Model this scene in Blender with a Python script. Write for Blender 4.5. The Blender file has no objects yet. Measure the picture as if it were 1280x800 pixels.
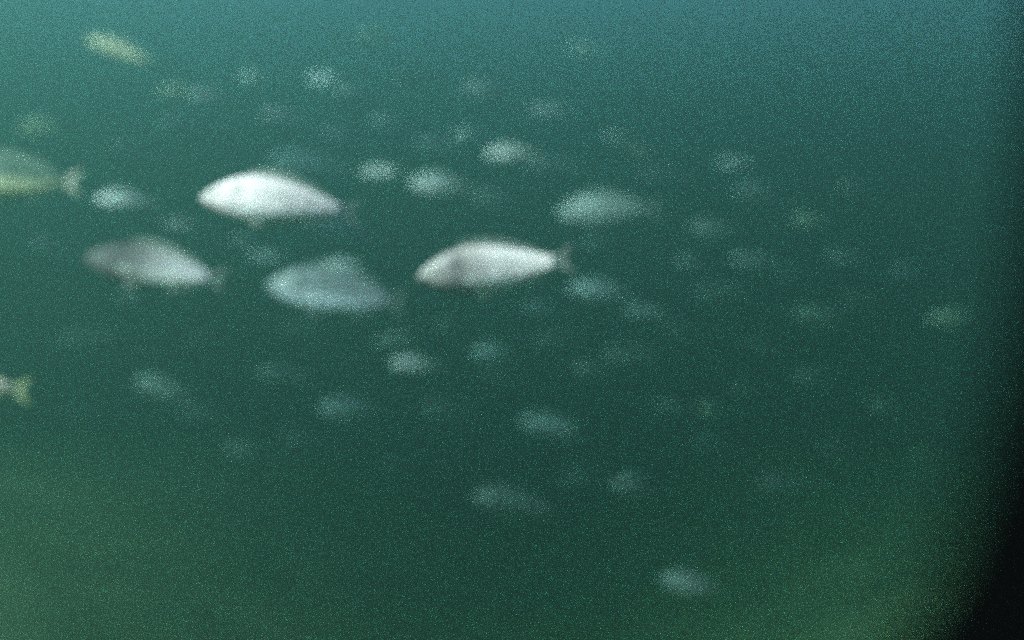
import bpy, bmesh, math, random
from mathutils import Vector, noise

random.seed(7)
S = bpy.context.scene
C = S.collection
R = math.radians

# ------------------------------------------------------------------ camera
F_PX = 1372.0                       # focal length in photograph pixels (1280 wide)
cam_d = bpy.data.cameras.new('camera')
cam = bpy.data.objects.new('camera', cam_d)
C.objects.link(cam)
cam.location = (0, 0, 0)
cam.rotation_euler = (R(90), 0, 0)
cam_d.sensor_width = 36.0
cam_d.lens = 36.0 * F_PX / 1280.0
cam_d.clip_start = 0.01
cam_d.clip_end = 200.0
cam_d.dof.use_dof = True
cam_d.dof.focus_distance = 0.45
cam_d.dof.aperture_fstop = 4.4
S.camera = cam

# ------------------------------------------------------------------ daylight
SUN_EL, SUN_AZ = 40.0, 250.0        # degrees; azimuth clockwise from +Y (straight ahead)
to_sun = Vector((math.sin(R(SUN_AZ)) * math.cos(R(SUN_EL)),
                 math.cos(R(SUN_AZ)) * math.cos(R(SUN_EL)),
                 math.sin(R(SUN_EL))))
w = bpy.data.worlds.new('World')
S.world = w
w.use_nodes = True
wn = w.node_tree.nodes
sky = wn.new('ShaderNodeTexSky')
sky.sky_type = 'NISHITA'
sky.sun_disc = False
sky.sun_elevation = R(SUN_EL)
sky.sun_rotation = R(SUN_AZ)
wn['Background'].inputs['Strength'].default_value = 0.07
w.node_tree.links.new(sky.outputs['Color'], wn['Background'].inputs['Color'])

sl = bpy.data.lights.new('sun', 'SUN')
sl.energy = 5.0
sl.angle = R(0.5)
sl.color = (1.0, 0.95, 0.90)
so = bpy.data.objects.new('sun', sl)
C.objects.link(so)
so.location = to_sun * 20
so.rotation_euler = (-to_sun).to_track_quat('-Z', 'Y').to_euler()

S.view_settings.view_transform = 'Standard'
S.view_settings.look = 'None'
S.view_settings.gamma = 1.0
S.view_settings.use_curve_mapping = False
S.view_settings.exposure = 3.88
S.cycles.use_denoising = False           # the photograph is a grainy frame of a cheap camera
S.cycles.filter_width = 2.3
S.cycles.use_adaptive_sampling = True
S.cycles.adaptive_threshold = 0.6
S.cycles.adaptive_min_samples = 56
S.cycles.volume_bounces = 6
S.cycles.max_bounces = 8

# ------------------------------------------------------------------ helpers
def tag(o, label=None, cat=None, group=None, kind=None):
    if label: o['label'] = label
    if cat: o['category'] = cat
    if group: o['group'] = group
    if kind: o['kind'] = kind

def link_mesh(name, me, parent=None):
    o = bpy.data.objects.new(name, me)
    C.objects.link(o)
    if parent is not None:
        o.parent = parent
    return o

def lerp_table(tab, t):
    for (a, va), (b, vb) in zip(tab, tab[1:]):
        if t <= b:
            k = (t - a) / (b - a)
            k = k * k * (3 - 2 * k) * 0.4 + k * 0.6
            return va + (vb - va) * k
    return tab[-1][1]

def at(px, py, d):
    return Vector(((px - 640.0) / F_PX * d, d, (400.0 - py) / F_PX * d))

# ------------------------------------------------------------------ the water itself (one closed volume round everything)
WATER_TOP = 2.9
def build_water():
    bm = bmesh.new()
    bmesh.ops.create_cube(bm, size=1.0)
    x0, x1, y0, y1, z0, z1 = -28, 28, -22, 34, -5.5, WATER_TOP
    for v in bm.verts:
        v.co = Vector((x0 if v.co.x < 0 else x1, y0 if v.co.y < 0 else y1, z0 if v.co.z < 0 else z1))
    me = bpy.data.meshes.new('haze')
    bm.to_mesh(me); bm.free()
    m = bpy.data.materials.new('murky_water')
    m.use_nodes = True
    nt = m.node_tree
    nt.nodes.clear()
    out = nt.nodes.new('ShaderNodeOutputMaterial')
    pv = nt.nodes.new('ShaderNodeVolumePrincipled')
    pv.inputs['Color'].default_value = (0.092, 0.168, 0.150, 1)
    pv.inputs['Absorption Color'].default_value = (0.0, 0.033, 0.0235, 1)
    pv.inputs['Density'].default_value = 0.47
    pv.inputs['Anisotropy'].default_value = 0.75
    nt.links.new(pv.outputs['Volume'], out.inputs['Volume'])
    me.materials.append(m)
    o = link_mesh('haze', me)
    tag(o, 'murky green sea water filling the whole view', None, None, 'stuff')
    return o
build_water()

# ------------------------------------------------------------------ unseen sea floor, added to tint the lower corners olive, rising to both sides
def build_added_seabed():
    bm = bmesh.new()
    nx, ny = 70, 60
    X0, X1, Y0, Y1 = -26.0, 26.0, -20.0, 32.0
    grid = []
    for j in range(ny + 1):
        row = []
        for i in range(nx + 1):
            x = X0 + (X1 - X0) * i / nx
            y = Y0 + (Y1 - Y0) * j / ny
            z = -2.15 + 1.3 * (1 - math.exp(-(max(0.0, -x - .2) / 1.3) ** 1.5)) + 0.95 * (1 - math.exp(-(max(0.0, x - 0.8) / 1.4) ** 1.6)) - 0.06 * max(0.0, y - 6)
            z = min(z, 1.2) + 0.22 * noise.noise(Vector((x * .35, y * .35, 1.3))) + 0.07 * noise.noise(Vector((x * 1.1, y * 1.1, 7)))
            row.append(bm.verts.new((x, y, z)))
        grid.append(row)
    for j in range(ny):
        for i in range(nx):
            f = bm.faces.new((grid[j][i], grid[j][i + 1], grid[j + 1][i + 1], grid[j + 1][i])); f.smooth = True
    me = bpy.data.meshes.new('added_seabed')
    bm.to_mesh(me); bm.free()
    m = bpy.data.materials.new('olive_tint_bed')
    m.use_nodes = True
    N = m.node_tree.nodes; L = m.node_tree.links
    b = N['Principled BSDF']
    tc = N.new('ShaderNodeTexCoord')
    ns = N.new('ShaderNodeTexNoise'); ns.inputs['Scale'].default_value = 1.3; ns.inputs['Detail'].default_value = 8
    L.new(tc.outputs['Object'], ns.inputs['Vector'])
    cr = N.new('ShaderNodeValToRGB')
    cr.color_ramp.elements[0].position = 0.35; cr.color_ramp.elements[0].color = (0.16, 0.17, 0.06, 1)
    cr.color_ramp.elements[1].position = 0.68; cr.color_ramp.elements[1].color = (0.42, 0.38, 0.18, 1)
    L.new(ns.outputs['Fac'], cr.inputs[0]); L.new(cr.outputs[0], b.inputs['Base Color'])
    b.inputs['Roughness'].default_value = 0.95
    bp = N.new('ShaderNodeBump'); bp.inputs['Strength'].default_value = 0.6
    L.new(ns.outputs['Fac'], bp.inputs['Height']); L.new(bp.outputs[0], b.inputs['Normal'])
    me.materials.append(m)
    tag(link_mesh('added_seabed', me), kind='structure')
build_added_seabed()

# ------------------------------------------------------------------ materials
def fish_skin(name, back, flank, belly, metal, head=1.0, h0=-0.28, h1=-0.12, belly_at=0.08):
    m = bpy.data.materials.new(name)
    m.use_nodes = True
    nt = m.node_tree; N = nt.nodes; L = nt.links
    b = N['Principled BSDF']
    tc = N.new('ShaderNodeTexCoord')
    sep = N.new('ShaderNodeSeparateXYZ')
    L.new(tc.outputs['Object'], sep.inputs[0])
    ns = N.new('ShaderNodeTexNoise'); ns.inputs['Scale'].default_value = 14; ns.inputs['Detail'].default_value = 4
    L.new(tc.outputs['Object'], ns.inputs['Vector'])
    wob = N.new('ShaderNodeMath'); wob.operation = 'MULTIPLY_ADD'
    L.new(ns.outputs['Fac'], wob.inputs[0]); wob.inputs[1].default_value = 0.06
    L.new(sep.outputs['Z'], wob.inputs[2])
    mr = N.new('ShaderNodeMapRange')
    mr.inputs['From Min'].default_value = -0.11; mr.inputs['From Max'].default_value = 0.20
    L.new(wob.outputs[0], mr.inputs['Value'])
    cr = N.new('ShaderNodeValToRGB')
    e = cr.color_ramp.elements
    e[0].position = belly_at; e[0].color = (*belly, 1)
    e[1].position = 0.95; e[1].color = (*back, 1)
    k = cr.color_ramp.elements.new(belly_at + 0.24); k.color = (*flank, 1)
    k = cr.color_ramp.elements.new(0.70); k.color = tuple(0.75 * f + 0.25 * q for f, q in zip(flank, back)) + (1,)
    L.new(mr.outputs[0], cr.inputs[0])
    # rows of scales
    mp = N.new('ShaderNodeMapping'); mp.inputs['Scale'].default_value = (1.0, 0.35, 1.35)
    L.new(tc.outputs['Object'], mp.inputs[0])
    vo = N.new('ShaderNodeTexVoronoi'); vo.inputs['Scale'].default_value = 55; vo.inputs['Randomness'].default_value = 0.35
    L.new(mp.outputs[0], vo.inputs['Vector'])
    sc = N.new('ShaderNodeMapRange'); sc.inputs['From Max'].default_value = 0.6
    sc.inputs['To Min'].default_value = 1.08; sc.inputs['To Max'].default_value = 0.82
    L.new(vo.outputs['Distance'], sc.inputs['Value'])
    # dark patch behind the gill cover
    gx = N.new('ShaderNodeVectorMath'); gx.operation = 'DISTANCE'
    fl = N.new('ShaderNodeCombineXYZ'); L.new(sep.outputs['X'], fl.inputs[0]); L.new(sep.outputs['Z'], fl.inputs[2])
    L.new(fl.outputs[0], gx.inputs[0]); gx.inputs[1].default_value = (-0.245, 0, 0.055)
    gm = N.new('ShaderNodeMapRange'); gm.inputs['From Min'].default_value = 0.015; gm.inputs['From Max'].default_value = 0.05
    gm.inputs['To Min'].default_value = 0.55; gm.inputs['To Max'].default_value = 1.0
    L.new(gx.outputs['Value'], gm.inputs['Value'])
    mu = N.new('ShaderNodeMath'); mu.operation = 'MULTIPLY'
    L.new(sc.outputs[0], mu.inputs[0]); L.new(gm.outputs[0], mu.inputs[1])
    hd = N.new('ShaderNodeMapRange'); hd.interpolation_type = 'SMOOTHSTEP'
    hd.inputs['From Min'].default_value = h0; hd.inputs['From Max'].default_value = h1
    hd.inputs['To Min'].default_value = head; hd.inputs['To Max'].default_value = 1.0
    L.new(sep.outputs['X'], hd.inputs['Value'])
    mh = N.new('ShaderNodeMath'); mh.operation = 'MULTIPLY'
    L.new(mu.outputs[0], mh.inputs[0]); L.new(hd.outputs[0], mh.inputs[1]); mu = mh
    # dusky lateral line and uneven silver of the flank
    ll = N.new('ShaderNodeMath'); ll.operation = 'ADD'; L.new(sep.outputs['Z'], ll.inputs[0]); ll.inputs[1].default_value = -0.028
    la = N.new('ShaderNodeMath'); la.operation = 'ABSOLUTE'; L.new(ll.outputs[0], la.inputs[0])
    lm = N.new('ShaderNodeMapRange'); lm.interpolation_type = 'SMOOTHSTEP'
    lm.inputs['From Max'].default_value = 0.03; lm.inputs['To Min'].default_value = 0.80; lm.inputs['To Max'].default_value = 1.0
    L.new(la.outputs[0], lm.inputs['Value'])
    n2 = N.new('ShaderNodeTexNoise'); n2.inputs['Scale'].default_value = 6; n2.inputs['Detail'].default_value = 3
    L.new(mp.outputs[0], n2.inputs['Vector'])
    nm = N.new('ShaderNodeMapRange'); nm.inputs['From Min'].default_value = 0.3; nm.inputs['From Max'].default_value = 0.62
    nm.inputs['To Min'].default_value = 0.84; nm.inputs['To Max'].default_value = 1.0
    L.new(n2.outputs['Fac'], nm.inputs['Value'])
    mq = N.new('ShaderNodeMath'); mq.operation = 'MULTIPLY'; L.new(lm.outputs[0], mq.inputs[0]); L.new(nm.outputs[0], mq.inputs[1])
    mw = N.new('ShaderNodeMath'); mw.operation = 'MULTIPLY'; L.new(mu.outputs[0], mw.inputs[0]); L.new(mq.outputs[0], mw.inputs[1]); mu = mw
    oi = N.new('ShaderNodeObjectInfo')
    m1 = N.new('ShaderNodeMix'); m1.data_type = 'RGBA'; m1.blend_type = 'MULTIPLY'; m1.inputs[0].default_value = 1
    L.new(cr.outputs[0], m1.inputs[6]); L.new(oi.outputs['Color'], m1.inputs[7])
    m2 = N.new('ShaderNodeVectorMath'); m2.operation = 'SCALE'
    L.new(m1.outputs[2], m2.inputs[0]); L.new(mu.outputs[0], m2.inputs['Scale'])
    L.new(m2.outputs[0], b.inputs['Base Color'])
    b.inputs['Metallic'].default_value = metal
    b.inputs['Roughness'].default_value = 0.45
    b.inputs['Specular IOR Level'].default_value = 0.3
    bp = N.new('ShaderNodeBump'); bp.inputs['Strength'].default_value = 0.25; bp.inputs['Distance'].default_value = 0.004
    L.new(vo.outputs['Distance'], bp.inputs['Height']); L.new(bp.outputs[0], b.inputs['Normal'])
    return m

def fin_skin(name, col, clear):
    m = bpy.data.materials.new(name)
    m.use_nodes = True
    nt = m.node_tree; N = nt.nodes; L = nt.links
    b = N['Principled BSDF']
    b.inputs['Roughness'].default_value = 0.5
    oi = N.new('ShaderNodeObjectInfo')
    m1 = N.new('ShaderNodeMix'); m1.data_type = 'RGBA'; m1.blend_type = 'MULTIPLY'; m1.inputs[0].default_value = 1
    m1.inputs[6].default_value = (*col, 1); L.new(oi.outputs['Color'], m1.inputs[7])
    L.new(m1.outputs[2], b.inputs['Base Color'])
    b.inputs['Alpha'].default_value = 1.0 - clear
    return m

def plain(name, col, rough=0.5, metal=0.0):
    m = bpy.data.materials.new(name)
    m.use_nodes = True
    b = m.node_tree.nodes['Principled BSDF']
    b.inputs['Base Color'].default_value = (*col, 1)
    b.inputs['Roughness'].default_value = rough
    b.inputs['Metallic'].default_value = metal
    return m

M_PALE = fish_skin('pale_silver_skin', (0.66, 0.48, 0.50), (0.95, 0.70, 0.74), (0.95, 0.76, 0.86), 0.05, 0.5, -0.47, -0.20)
M_DUSKY = fish_skin('dusky_headed_skin', (0.70, 0.50, 0.51), (0.95, 0.70, 0.74), (0.95, 0.76, 0.86), 0.05, 0.40, -0.26, 0.02)
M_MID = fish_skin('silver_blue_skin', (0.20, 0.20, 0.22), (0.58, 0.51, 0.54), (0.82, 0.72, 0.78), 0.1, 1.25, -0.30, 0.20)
M_GLINT = fish_skin('bright_cheeked_skin', (0.32, 0.31, 0.33), (0.72, 0.58, 0.62), (0.92, 0.75, 0.82), 0.1, 1.2, -0.25, 0.25)
M_DARK = fish_skin('grey_backed_skin', (0.15, 0.14, 0.14), (0.27, 0.23, 0.25), (0.95, 0.80, 0.90), 0.05, 0.9, belly_at=0.22)
M_SLIM = fish_skin('dim_fronted_skin', (0.40, 0.30, 0.27), (0.62, 0.48, 0.54), (0.95, 0.78, 0.80), 0.0, 0.16, -0.20, 0.20, 0.22)
M_SLIM.node_tree.nodes['Principled BSDF'].inputs['Specular IOR Level'].default_value = 0.08
M_EDGE = fish_skin('yellow_bellied_skin', (0.07, 0.11, 0.085), (0.075, 0.12, 0.10), (0.98, 0.82, 0.62), 0.0, 1.0, belly_at=0.24)
M_FIN = fin_skin('fin_membrane', (0.42, 0.38, 0.36), 0.86)
M_TAIL = fin_skin('tail_membrane', (0.55, 0.46, 0.44), 0.45)
M_THIN = fin_skin('clear_tail_membrane', (0.50, 0.42, 0.42), 0.90)
M_CREAM = fin_skin('cream_tail_membrane', (0.85, 0.74, 0.56), 0.40)
M_IRIS = plain('silver_iris', (0.55, 0.52, 0.42), 0.25, 0.4)
M_PUPIL = plain('black_pupil', (0.01, 0.01, 0.012), 0.1)

# ------------------------------------------------------------------ sea bream, 1 unit long, head towards -X, X from -0.5 to 0.5
TOP = [(0, .004), (.02, .028), (.06, .064), (.12, .102), (.2, .14), (.28, .162), (.36, .17), (.46, .164), (.56, .142), (.66, .112), (.76, .078), (.84, .050), (.89, .042)]
BOT = [(0, -.010), (.02, -.032), (.06, -.056), (.12, -.083), (.2, -.112), (.28, -.130), (.36, -.138), (.46, -.138), (.56, -.126), (.66, -.104), (.76, -.072), (.84, -.046), (.89, -.040)]
WID = [(0, .008), (.03, .028), (.08, .046), (.15, .062), (.25, .074), (.38, .078), (.52, .068), (.66, .046), (.78, .026), (.86, .014), (.89, .010)]

def bend_y(x, amt):
    return amt * max(0.0, x + 0.1) ** 2

def body_mesh(bend, nt_, na):
    bm = bmesh.new()
    ts = [0.89 * (i / (nt_ - 1)) ** 1.15 for i in range(nt_)]
    rings = []
    for t in ts:
        zt, zb, wd = lerp_table(TOP, t), lerp_table(BOT, t), lerp_table(WID, t)
        if 0.155 < t < 0.235:                       # the gill cover stands a little proud
            wd *= 1.06
        zc = (zt + zb) * 0.5 - 0.012 * math.sin(math.pi * min(1, t / .89))
        ring = []
        for k in range(na):
            a = 2 * math.pi * k / na
            s, c = math.sin(a), math.cos(a)
            z = zc + (zt - zc) * s if s > 0 else zc + (zc - zb) * s
            y = wd * math.copysign(abs(c) ** 0.85, c)
            x = t - 0.5
            ring.append(bm.verts.new((x, y + bend_y(x, bend), z)))
        rings.append(ring)
    for r0, r1 in zip(rings, rings[1:]):
        for k in range(na):
            bm.faces.new((r0[k], r0[(k + 1) % na], r1[(k + 1) % na], r1[k]))
    bm.faces.new(list(reversed(rings[0])))
    bm.faces.new(rings[-1])
    bmesh.ops.recalc_face_normals(bm, faces=bm.faces)
    for f in bm.faces: f.smooth = True
    me = bpy.data.meshes.new('body')
    bm.to_mesh(me); bm.free()
    return me

def slab(name, rows, thick=0.003, off=0.0, bend=0.0):
    """A thin fin: rows of (x, z) points (root row first) turned into a closed slab in the XZ plane."""
    bm = bmesh.new()
    n = len(rows[0])
    def lay(sgn):
        g = []
        for j, row in enumerate(rows):
            th = thick * (1.0 - 0.75 * j / max(1, len(rows) - 1))
            g.append([bm.verts.new((x, off + bend_y(x, bend) + sgn * th * (1.35 if i % 2 else 0.8), z)) for i, (x, z) in enumerate(row)])
        return g
    A, B = lay(1), lay(-1)
    for j in range(len(rows) - 1):
        for i in range(n - 1):
            bm.faces.new((A[j][i], A[j][i + 1], A[j + 1][i + 1], A[j + 1][i]))
            bm.faces.new((B[j][i], B[j + 1][i], B[j + 1][i + 1], B[j][i + 1]))
    for j in range(len(rows) - 1):
        bm.faces.new((A[j][0], A[j + 1][0], B[j + 1][0], B[j][0]))
        bm.faces.new((A[j][-1], B[j][-1], B[j + 1][-1], A[j + 1][-1]))
    for i in range(n - 1):
        bm.faces.new((A[0][i], B[0][i], B[0][i + 1], A[0][i + 1]))
        bm.faces.new((A[-1][i], A[-1][i + 1], B[-1][i + 1], B[-1][i]))
    bmesh.ops.recalc_face_normals(bm, faces=bm.faces)
    me = bpy.data.meshes.new(name)
    bm.to_mesh(me); bm.free()
    return me

def dorsal(bend):
    n = 17
    r0, r1, r2 = [], [], []
    for i in range(n):
        k = i / (n - 1)
        t = 0.27 + 0.52 * k
        h = 0.058 * math.sin(math.pi * (0.12 + 0.86 * k) ** 0.75) ** 0.6 * (1.0 if i % 2 == 0 else 0.80)
        z = lerp_table(TOP, t)
        r0.append((t - .5, z - .012)); r1.append((t - .5 + .012, z + h * .5)); r2.append((t - .5 + .03, z + h))
    return slab('dorsal_fin', [r0, r1, r2], 0.003, 0, bend)

def anal(bend):
    n = 9
    r0, r1 = [], []
    for i in range(n):
        k = i / (n - 1)
        t = 0.58 + 0.20 * k
        z = lerp_table(BOT, t)
        h = 0.045 * (1 - 0.6 * k) * (1.0 if i % 2 == 0 else 0.85) * min(1, 0.35 + 4 * k)
        r0.append((t - .5, z + .010)); r1.append((t - .5 + .028, z - h))
    return slab('anal_fin', [r0, r1], 0.003, 0, bend)

def tail(bend):
    n = 13
    rows = []
    for j in range(5):
        f = j / 4
        row = []
        for i in range(n):
            v = -1 + 2 * i / (n - 1)
            a = abs(v)
            xe = 0.405 + 0.048 + 0.062 * a ** 1.25 + (-0.006 if i % 2 else 0)
            x = 0.380 + (xe - 0.380) * f
            z = 0.003 + v * (0.036 + 0.066 * f ** 1.1)
            row.append((x, z))
        rows.append(row)
    return slab('tail_fin', rows, 0.005, 0, bend)

def paired(name, t, z, side, length, width, droop, flare):
    n, rows = 7, []
    bm = bmesh.new()
    wd = lerp_table(WID, t) * 0.93
    P = []
    for j in range(6):
        f = j / 5
        half = width * math.sin(math.pi * (0.12 + 0.80 * f)) ** 0.7
        row = []
        for i in range(n):
            v = -1 + 2 * i / (n - 1)
            x = t - .5 + length * f + (0.006 if i % 2 else 0) * f
            zz = z - droop * f + v * half
            y = side * (wd + flare * f - 0.012 * (1 - f) + 0.002)
            row.append((x, y, zz))
        P.append(row)
    def lay(d): return [[bm.verts.new((x, y + d, zz)) for x, y, zz in row] for row in P]
    A, B = lay(0.0018), lay(-0.0018)
    for j in range(5):
        for i in range(n - 1):
            bm.faces.new((A[j][i], A[j][i + 1], A[j + 1][i + 1], A[j + 1][i]))
            bm.faces.new((B[j][i], B[j + 1][i], B[j + 1][i + 1], B[j][i + 1]))
        bm.faces.new((A[j][0], A[j + 1][0], B[j + 1][0], B[j][0]))
        bm.faces.new((A[j][-1], B[j][-1], B[j + 1][-1], A[j + 1][-1]))
    for i in range(n - 1):
        bm.faces.new((A[0][i], B[0][i], B[0][i + 1], A[0][i + 1]))
        bm.faces.new((A[-1][i], A[-1][i + 1], B[-1][i + 1], B[-1][i]))
    bmesh.ops.recalc_face_normals(bm, faces=bm.faces)
    me = bpy.data.meshes.new(name)
    bm.to_mesh(me); bm.free()
    return me

def ball(name, c, r, flat, seg=14):
    bm = bmesh.new()
    bmesh.ops.create_uvsphere(bm, u_segments=seg, v_segments=seg // 2 + 1, radius=r)
    for v in bm.verts:
        v.co = Vector((v.co.x + c[0], v.co.y * flat + c[1], v.co.z + c[2]))
    for f in bm.faces: f.smooth = True
    me = bpy.data.meshes.new(name)
    bm.to_mesh(me); bm.free()
    return me

def fish_kit(bend, fine):
    """Mesh data shared by all fish of one bend and one fineness: [(name, mesh, material key, [children])]."""
    ey = lerp_table(WID, 0.105) * 0.90
    kit = [('body', body_mesh(bend, 30 if fine else 18, 24 if fine else 14), 'skin', []),
           ('dorsal_fin', dorsal(bend), 'fin', []),
           ('tail_fin', tail(bend), 'tail', [])]
    if fine:
        kit.append(('anal_fin', anal(bend), 'fin', []))
        for s in (1, -1):
            kit.append(('pectoral_fin', paired('pectoral_fin', .25, -.045, s, .17, .028, .035, .035), 'fin', []))
            kit.append(('pelvic_fin', paired('pelvic_fin', .33, -.128, s * .4, .10, .020, .035, .02), 'fin', []))
            kit.append(('eye', ball('eye', (-.395, s * ey, .022), .021, .45), 'iris',
                        [('pupil', ball('pupil', (-.395, s * (ey + .0065), .022), .0115, .45, 10), 'pupil')]))
    return kit

BENDS = (-0.35, 0.0, 0.35)
KITS = {(b, f): fish_kit(b, f) for b in BENDS for f in (True, False)}
MATS = {}
def with_mat(me, key, skin):
    mat = {'skin': skin, 'fin': M_FIN, 'tail': M_TAIL, 'thin': M_THIN, 'cream': M_CREAM, 'iris': M_IRIS, 'pupil': M_PUPIL}[key]
    k = (me.name, mat.name)
    if k not in MATS:
        c = me.copy(); c.materials.clear(); c.materials.append(mat)
        MATS[k] = c
    return MATS[k]

SHOAL = 'sea bream swimming together in the shoal'
def fish(px, py, length_px, dist, pitch, label, skin=None, tint=(1, 1, 1), yaw=0.0, roll=0.0, bend=0.0, tall=1.0, tail_key=None):
    """One fish whose middle stands DIST metres ahead of the camera; length_px is its length as the photograph shows it."""
    root = bpy.data.objects.new('fish', None)
    C.objects.link(root)
    root.empty_display_size = 0.1
    size = length_px / F_PX * dist / max(0.35, math.cos(R(yaw)))
    root.location = at(px, py, dist)
    root.rotation_euler = (R(roll), R(pitch), R(yaw))
    root.scale = (size, size, size * tall)
    tag(root, label, 'fish', SHOAL)
    for name, me, key, kids in KITS[(bend, length_px >= 100)]:
        if key == 'tail':
            key = tail_key or ('thin' if length_px >= 150 else 'tail')
        o = link_mesh(name, with_mat(me, key, skin or M_PALE), root)
        o.color = (*tint, 1)
        for kn, kme, kkey in kids:
            k = link_mesh(kn, with_mat(kme, kkey, M_PALE), o)
            k.color = (*tint, 1)
    return root

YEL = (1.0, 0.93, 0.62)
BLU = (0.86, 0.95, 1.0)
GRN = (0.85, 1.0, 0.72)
# --- the large ones near the camera
fish(347, 253, 200, 1.05, 4, 'brightest large white fish, wholly pale, above the dull grey fish', tint=(1, .99, 1), yaw=-6, roll=-14, bend=0.35)
fish(618, 338, 192, 1.1, -6, 'large white fish with a clear dusky head, alone beside dark open water', M_DUSKY, yaw=8, roll=-10, bend=-0.35, tall=1.05)
fish(193, 336, 190, 1.6, 9, 'large grey fish with bright pointed rear half and dim head', M_SLIM, yaw=-10, roll=-20, tall=.92)
fish(420, 367, 178, 2.3, 8, 'large dull grey fish with a pale belly stripe, below the brightest fish', M_DARK, BLU, yaw=-8, roll=-12, tall=1.05)
fish(8, 224, 192, 2.0, 3, 'large greenish fish with yellow belly line, its head cut off by the picture edge', M_EDGE, (1, .97, .85), yaw=-4, roll=-15, tall=.95, tail_key='tail')
fish(-54, 482, 178, 1.4, 5, 'fish of which only the pale yellow tail enters at the picture edge', M_PALE, (1, .97, .8), yaw=4, tail_key='cream')
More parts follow.
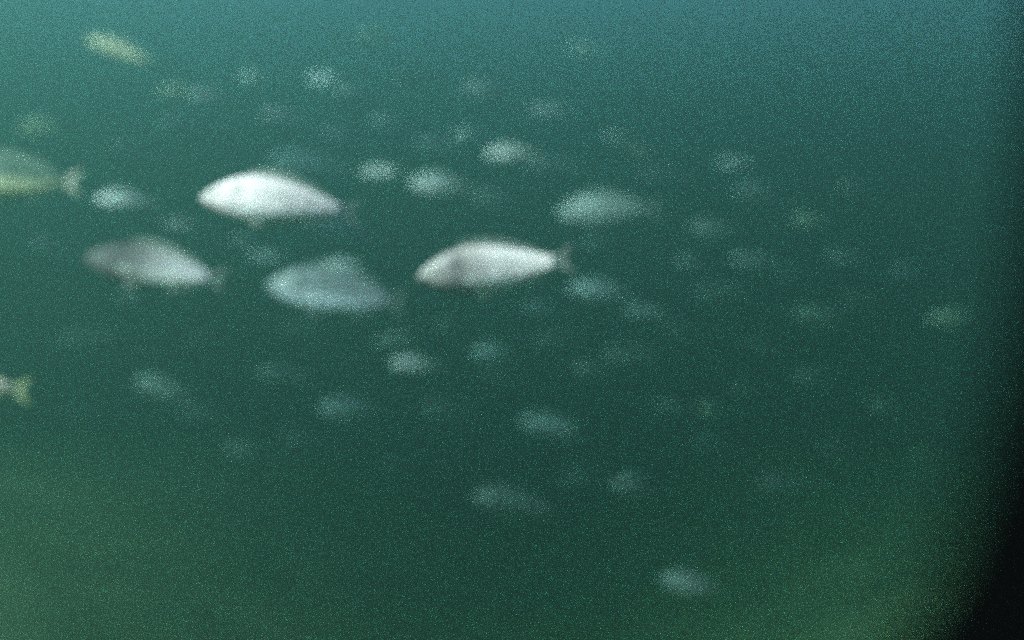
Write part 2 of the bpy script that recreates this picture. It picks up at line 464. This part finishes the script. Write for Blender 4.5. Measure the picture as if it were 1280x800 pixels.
# --- the middle distance
MID = [
 (153, 250, 78, 4.2, 2, 'small bright fish between the yellow bellied fish and the brightest fish', None, 0),
 (150, 64, 98, 4.7, 21, 'yellowish fish slanting tail down near the top corner', YEL, -14),
 (266, 122, 58, 5.8, 3, 'pale small fish high above the brightest fish, upper of a loose chain', None, 10),
 (350, 146, 46, 5.4, 2, 'short pale round fish straight above the back of the brightest fish', None, 20),
 (312, 96, 38, 8.0, 5, 'faint tiny fish just above the chain over the brightest fish', None, 0),
 (216, 113, 44, 8.6, 0, 'faint yellowish tiny fish beside the pale fish high on the picture', YEL, 0),
 (476, 216, 56, 5.4, 2, 'small pale fish close past the tail of the brightest fish', None, 0),
 (547, 231, 76, 5.6, 4, 'small teal fish with bright snout above the dusky headed white fish', None, 0),
 (639, 192, 68, 5.2, 1, 'clearest small pale fish in the dark water over the dusky headed white fish', None, 0),
 (757, 262, 122, 6.4, -2, 'medium grey fish with pale snout and long bright flank in dark water', None, 0),
 (612, 119, 64, 7.2, 16, 'faint fish slanting tail down, topmost above the clearest small fish', None, 0),
 (684, 138, 46, 7.4, 4, 'faint tiny fish just beside the slanting fish at the top', None, 0),
 (580, 168, 36, 7.8, -4, 'faint speck of a fish between the slanting one and clearest small fish', None, 0),
 (772, 172, 34, 8.8, 8, 'very faint upper fish of the pair above the medium grey fish', None, 0),
 (802, 189, 34, 8.8, 12, 'very faint lower fish of the pair above the medium grey fish', YEL, 0),
 (890, 287, 58, 6.8, 3, 'faint fish with bright snout, first beyond the medium grey fish', None, 0),
 (938, 326, 52, 7.4, 2, 'faint teal fish just below and beyond the bright snouted faint fish', None, 0),
 (1014, 276, 52, 7.8, 3, 'faint greenish fish with open dark water all around, high on the dim side', GRN, 0),
 (1056, 322, 50, 8.6, 4, 'very faint fish midway between two faint fish on the dim side', None, 0),
 (862, 328, 44, 8.8, 0, 'very faint fish under the bright snouted faint fish', None, 0),
 (918, 204, 44, 9.2, 5, 'barely visible fish above the bright snouted faint fish', None, 0),
 (1138, 341, 56, 7.6, 2, 'faint fish above the yellow green one near the dark rim', None, 0),
 (1192, 398, 62, 6.8, -2, 'yellow green fish closest to the dark rim', GRN, 0),
 (1024, 396, 66, 8.2, 6, 'faint broad fish well short of the yellow green one', GRN, 0),
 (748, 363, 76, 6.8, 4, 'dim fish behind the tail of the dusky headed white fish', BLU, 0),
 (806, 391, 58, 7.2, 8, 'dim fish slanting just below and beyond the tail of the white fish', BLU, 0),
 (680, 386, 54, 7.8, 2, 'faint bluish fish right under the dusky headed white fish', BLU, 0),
 (430, 287, 96, 5.6, 15, 'dim bluish fish slanting behind the tail of the brightest fish', BLU, 0),
 (429, 332, 48, 4.3, 3, 'small blue grey fish resting over the back of the dull grey fish', BLU, 0),
 (334, 322, 48, 6.2, 8, 'small bluish fish ahead of the dull grey fish and below the brightest', BLU, 0),
 (306, 300, 30, 5.2, -8, 'tiny pale fish tucked just under the belly of the brightest fish', None, 20),
 (224, 281, 38, 5.4, 2, 'tiny pale fish under the small bright fish, ahead of the brightest', None, 10),
 (64, 309, 40, 5.0, 22, 'tiny pale slanting fish below the yellow bellied fish', None, 0),
 (166, 373, 36, 6.2, 12, 'tiny pale fish under the belly of the bright tailed grey fish', None, 10),
 (386, 206, 100, 9.0, 6, 'dim hazy fish just over the back of the brightest fish', BLU, 0),
 (492, 424, 50, 7.2, -14, 'faint fish tilted nose down between dull grey fish and pale one beneath', None, 0),
 (519, 456, 66, 4.7, 3, 'clearest pale fish below the large ones, in the middle', None, 0),
 (612, 440, 52, 7.8, 0, 'faint fish beside the clearest pale fish below the large ones', BLU, 0),
 (356, 471, 64, 5.6, 9, 'dim fish below the dull grey fish', BLU, 0),
 (203, 487, 80, 5.6, 14, 'dim fish slanting tail down under the bright tailed grey fish', None, 0),
 (440, 513, 84, 5.6, 2, 'long dim fish with bright rear below the clearest pale fish', BLU, 0),
 (742, 464, 48, 5.6, 2, 'small pale fish alone in the darkest water below the white fish', None, 0),
 (684, 531, 72, 6.4, 4, 'dim rounded fish below the small lone pale fish', BLU, 0),
 (638, 629, 92, 5.2, 13, 'slim slanting fish, lowest in the middle of the shoal', None, 0),
 (797, 608, 66, 5.1, 3, 'dim fish with pale round head low in the shoal', None, 0),
 (986, 608, 84, 7.0, 5, 'broad dim fish low on the dim side of the shoal', None, 0),
 (864, 731, 74, 5.0, 5, 'lowest fish of the whole shoal, dim and pale', None, 0),
 (842, 507, 46, 7.6, 0, 'faint fish touching the greenish one in the dark lower water', BLU, 0),
 (893, 513, 48, 6.4, 4, 'greenish small fish in the dark lower water', GRN, 0),
 (934, 488, 44, 7.2, -4, 'faint round fish just above the greenish small fish', GRN, 15),
 (1114, 506, 60, 8.6, 2, 'very faint fish below the yellow green one', GRN, 0),
 (1164, 570, 52, 8.2, 4, 'very faint lone fish low beside the dark rim', GRN, 0),
 (450, 124, 62, 7.6, 14, 'upper faint fish of the slanting pair high over open water', BLU, 0),
 (492, 156, 56, 7.8, 14, 'lower faint fish of the slanting pair high over open water', BLU, 0),
 (404, 100, 48, 8.0, 10, 'faint fish above the slanting pair near the top', BLU, 0),
 (468, 46, 44, 8.8, 2, 'very faint fish closest to the top of the water', GRN, 0),
 (732, 62, 48, 11.5, 4, 'barely visible fish high in the brightest teal water', None, 0),
 (46, 160, 64, 8.2, 0, 'very faint yellowish fish above the yellow bellied fish', YEL, 0),
 (106, 516, 48, 7.6, 0, 'very faint fish beyond the pale tail at the picture edge', BLU, 0),
 (300, 563, 50, 8.0, 3, 'very faint fish below the dim slanting one', None, 0),
 (716, 546, 44, 7.6, 8, 'very faint fish behind the dim rounded one', BLU, 0),
]
for px, py, ln, d, pitch, label, tint, yaw in MID:
    y = yaw if yaw else random.uniform(-32, 32)
    d = d if d < 6 else 6 + (d - 6) * 0.62
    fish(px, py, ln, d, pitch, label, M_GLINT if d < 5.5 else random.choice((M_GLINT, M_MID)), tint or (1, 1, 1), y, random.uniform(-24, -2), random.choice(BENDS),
         0.72 if pitch > 18 and ln > 80 else random.uniform(1.0, 1.18))
# --- the murky mass of fish behind them, hardly more than a glimmer
SPREAD = [(250, 170), (180, 190), (430, 180), (540, 190), (520, 100), (640, 250), (700, 210), (830, 220), (760, 310),
          (960, 250), (1060, 240), (900, 370), (980, 350), (1080, 380), (870, 420), (960, 440), (1040, 470), (700, 430), (790, 450), (560, 520), (640, 480),
          (570, 400), (260, 420), (100, 420), (380, 420), (260, 520), (380, 560), (500, 580), (740, 600), (900, 570), (1060, 560), (700, 690), (940, 670)]
for px, py in SPREAD:
    fish(px + random.uniform(-12, 12), py + random.uniform(-10, 10), random.uniform(48, 84), random.uniform(7.5, 8.8), random.uniform(-8, 16),
         'hazy far fish, hardly more than a teal glimmer in the murk', M_MID, (1, 1, 1), random.uniform(5, 38),
         random.uniform(-22, 0), random.choice(BENDS), random.uniform(1.0, 1.2)).__setitem__('group', 'hazy far fish behind the shoal')

# ------------------------------------------------------------------ dark tube added to stand in for the camera housing rim at the edge
def build_rim_stand_in():
    bm = bmesh.new()
    D = 0.068
    path = [(1516, -900), (1486, -300), (1492, 0), (1476, 250), (1458, 420), (1434, 540), (1398, 660), (1350, 800), (1236, 1000), (1150, 1400), (1080, 2200)]
    rad = [.0088] * 11
    pts = [at(x, y, D) for x, y in path]
    rings = []
    na = 20
    for i, p in enumerate(pts):
        t = (pts[min(i + 1, len(pts) - 1)] - pts[max(i - 1, 0)]).normalized()
        u = t.cross(Vector((0, 1, 0))).normalized(); v = t.cross(u)
        rings.append([bm.verts.new(p + (u * math.cos(2 * math.pi * k / na) + v * math.sin(2 * math.pi * k / na)) * rad[i] *
                                   (1 + 0.06 * noise.noise(Vector((i * 1.7, k * .9, 3))))) for k in range(na)])
    for r0, r1 in zip(rings, rings[1:]):
        for k in range(na):
            f = bm.faces.new((r0[k], r0[(k + 1) % na], r1[(k + 1) % na], r1[k])); f.smooth = True
    bm.faces.new(rings[0]); bm.faces.new(list(reversed(rings[-1])))
    bmesh.ops.recalc_face_normals(bm, faces=bm.faces)
    me = bpy.data.meshes.new('rim_stand_in')
    bm.to_mesh(me); bm.free()
    blk = plain('rim_black', (0.0008, 0.0007, 0.0008), 0.9)
    blk.node_tree.nodes['Principled BSDF'].inputs['Specular IOR Level'].default_value = 0.0
    me.materials.append(blk)
    o = link_mesh('rim_stand_in', me)
    tag(o, 'black out of focus stand-in for the housing rim along the picture edge', 'rim_stand_in')
build_rim_stand_in()
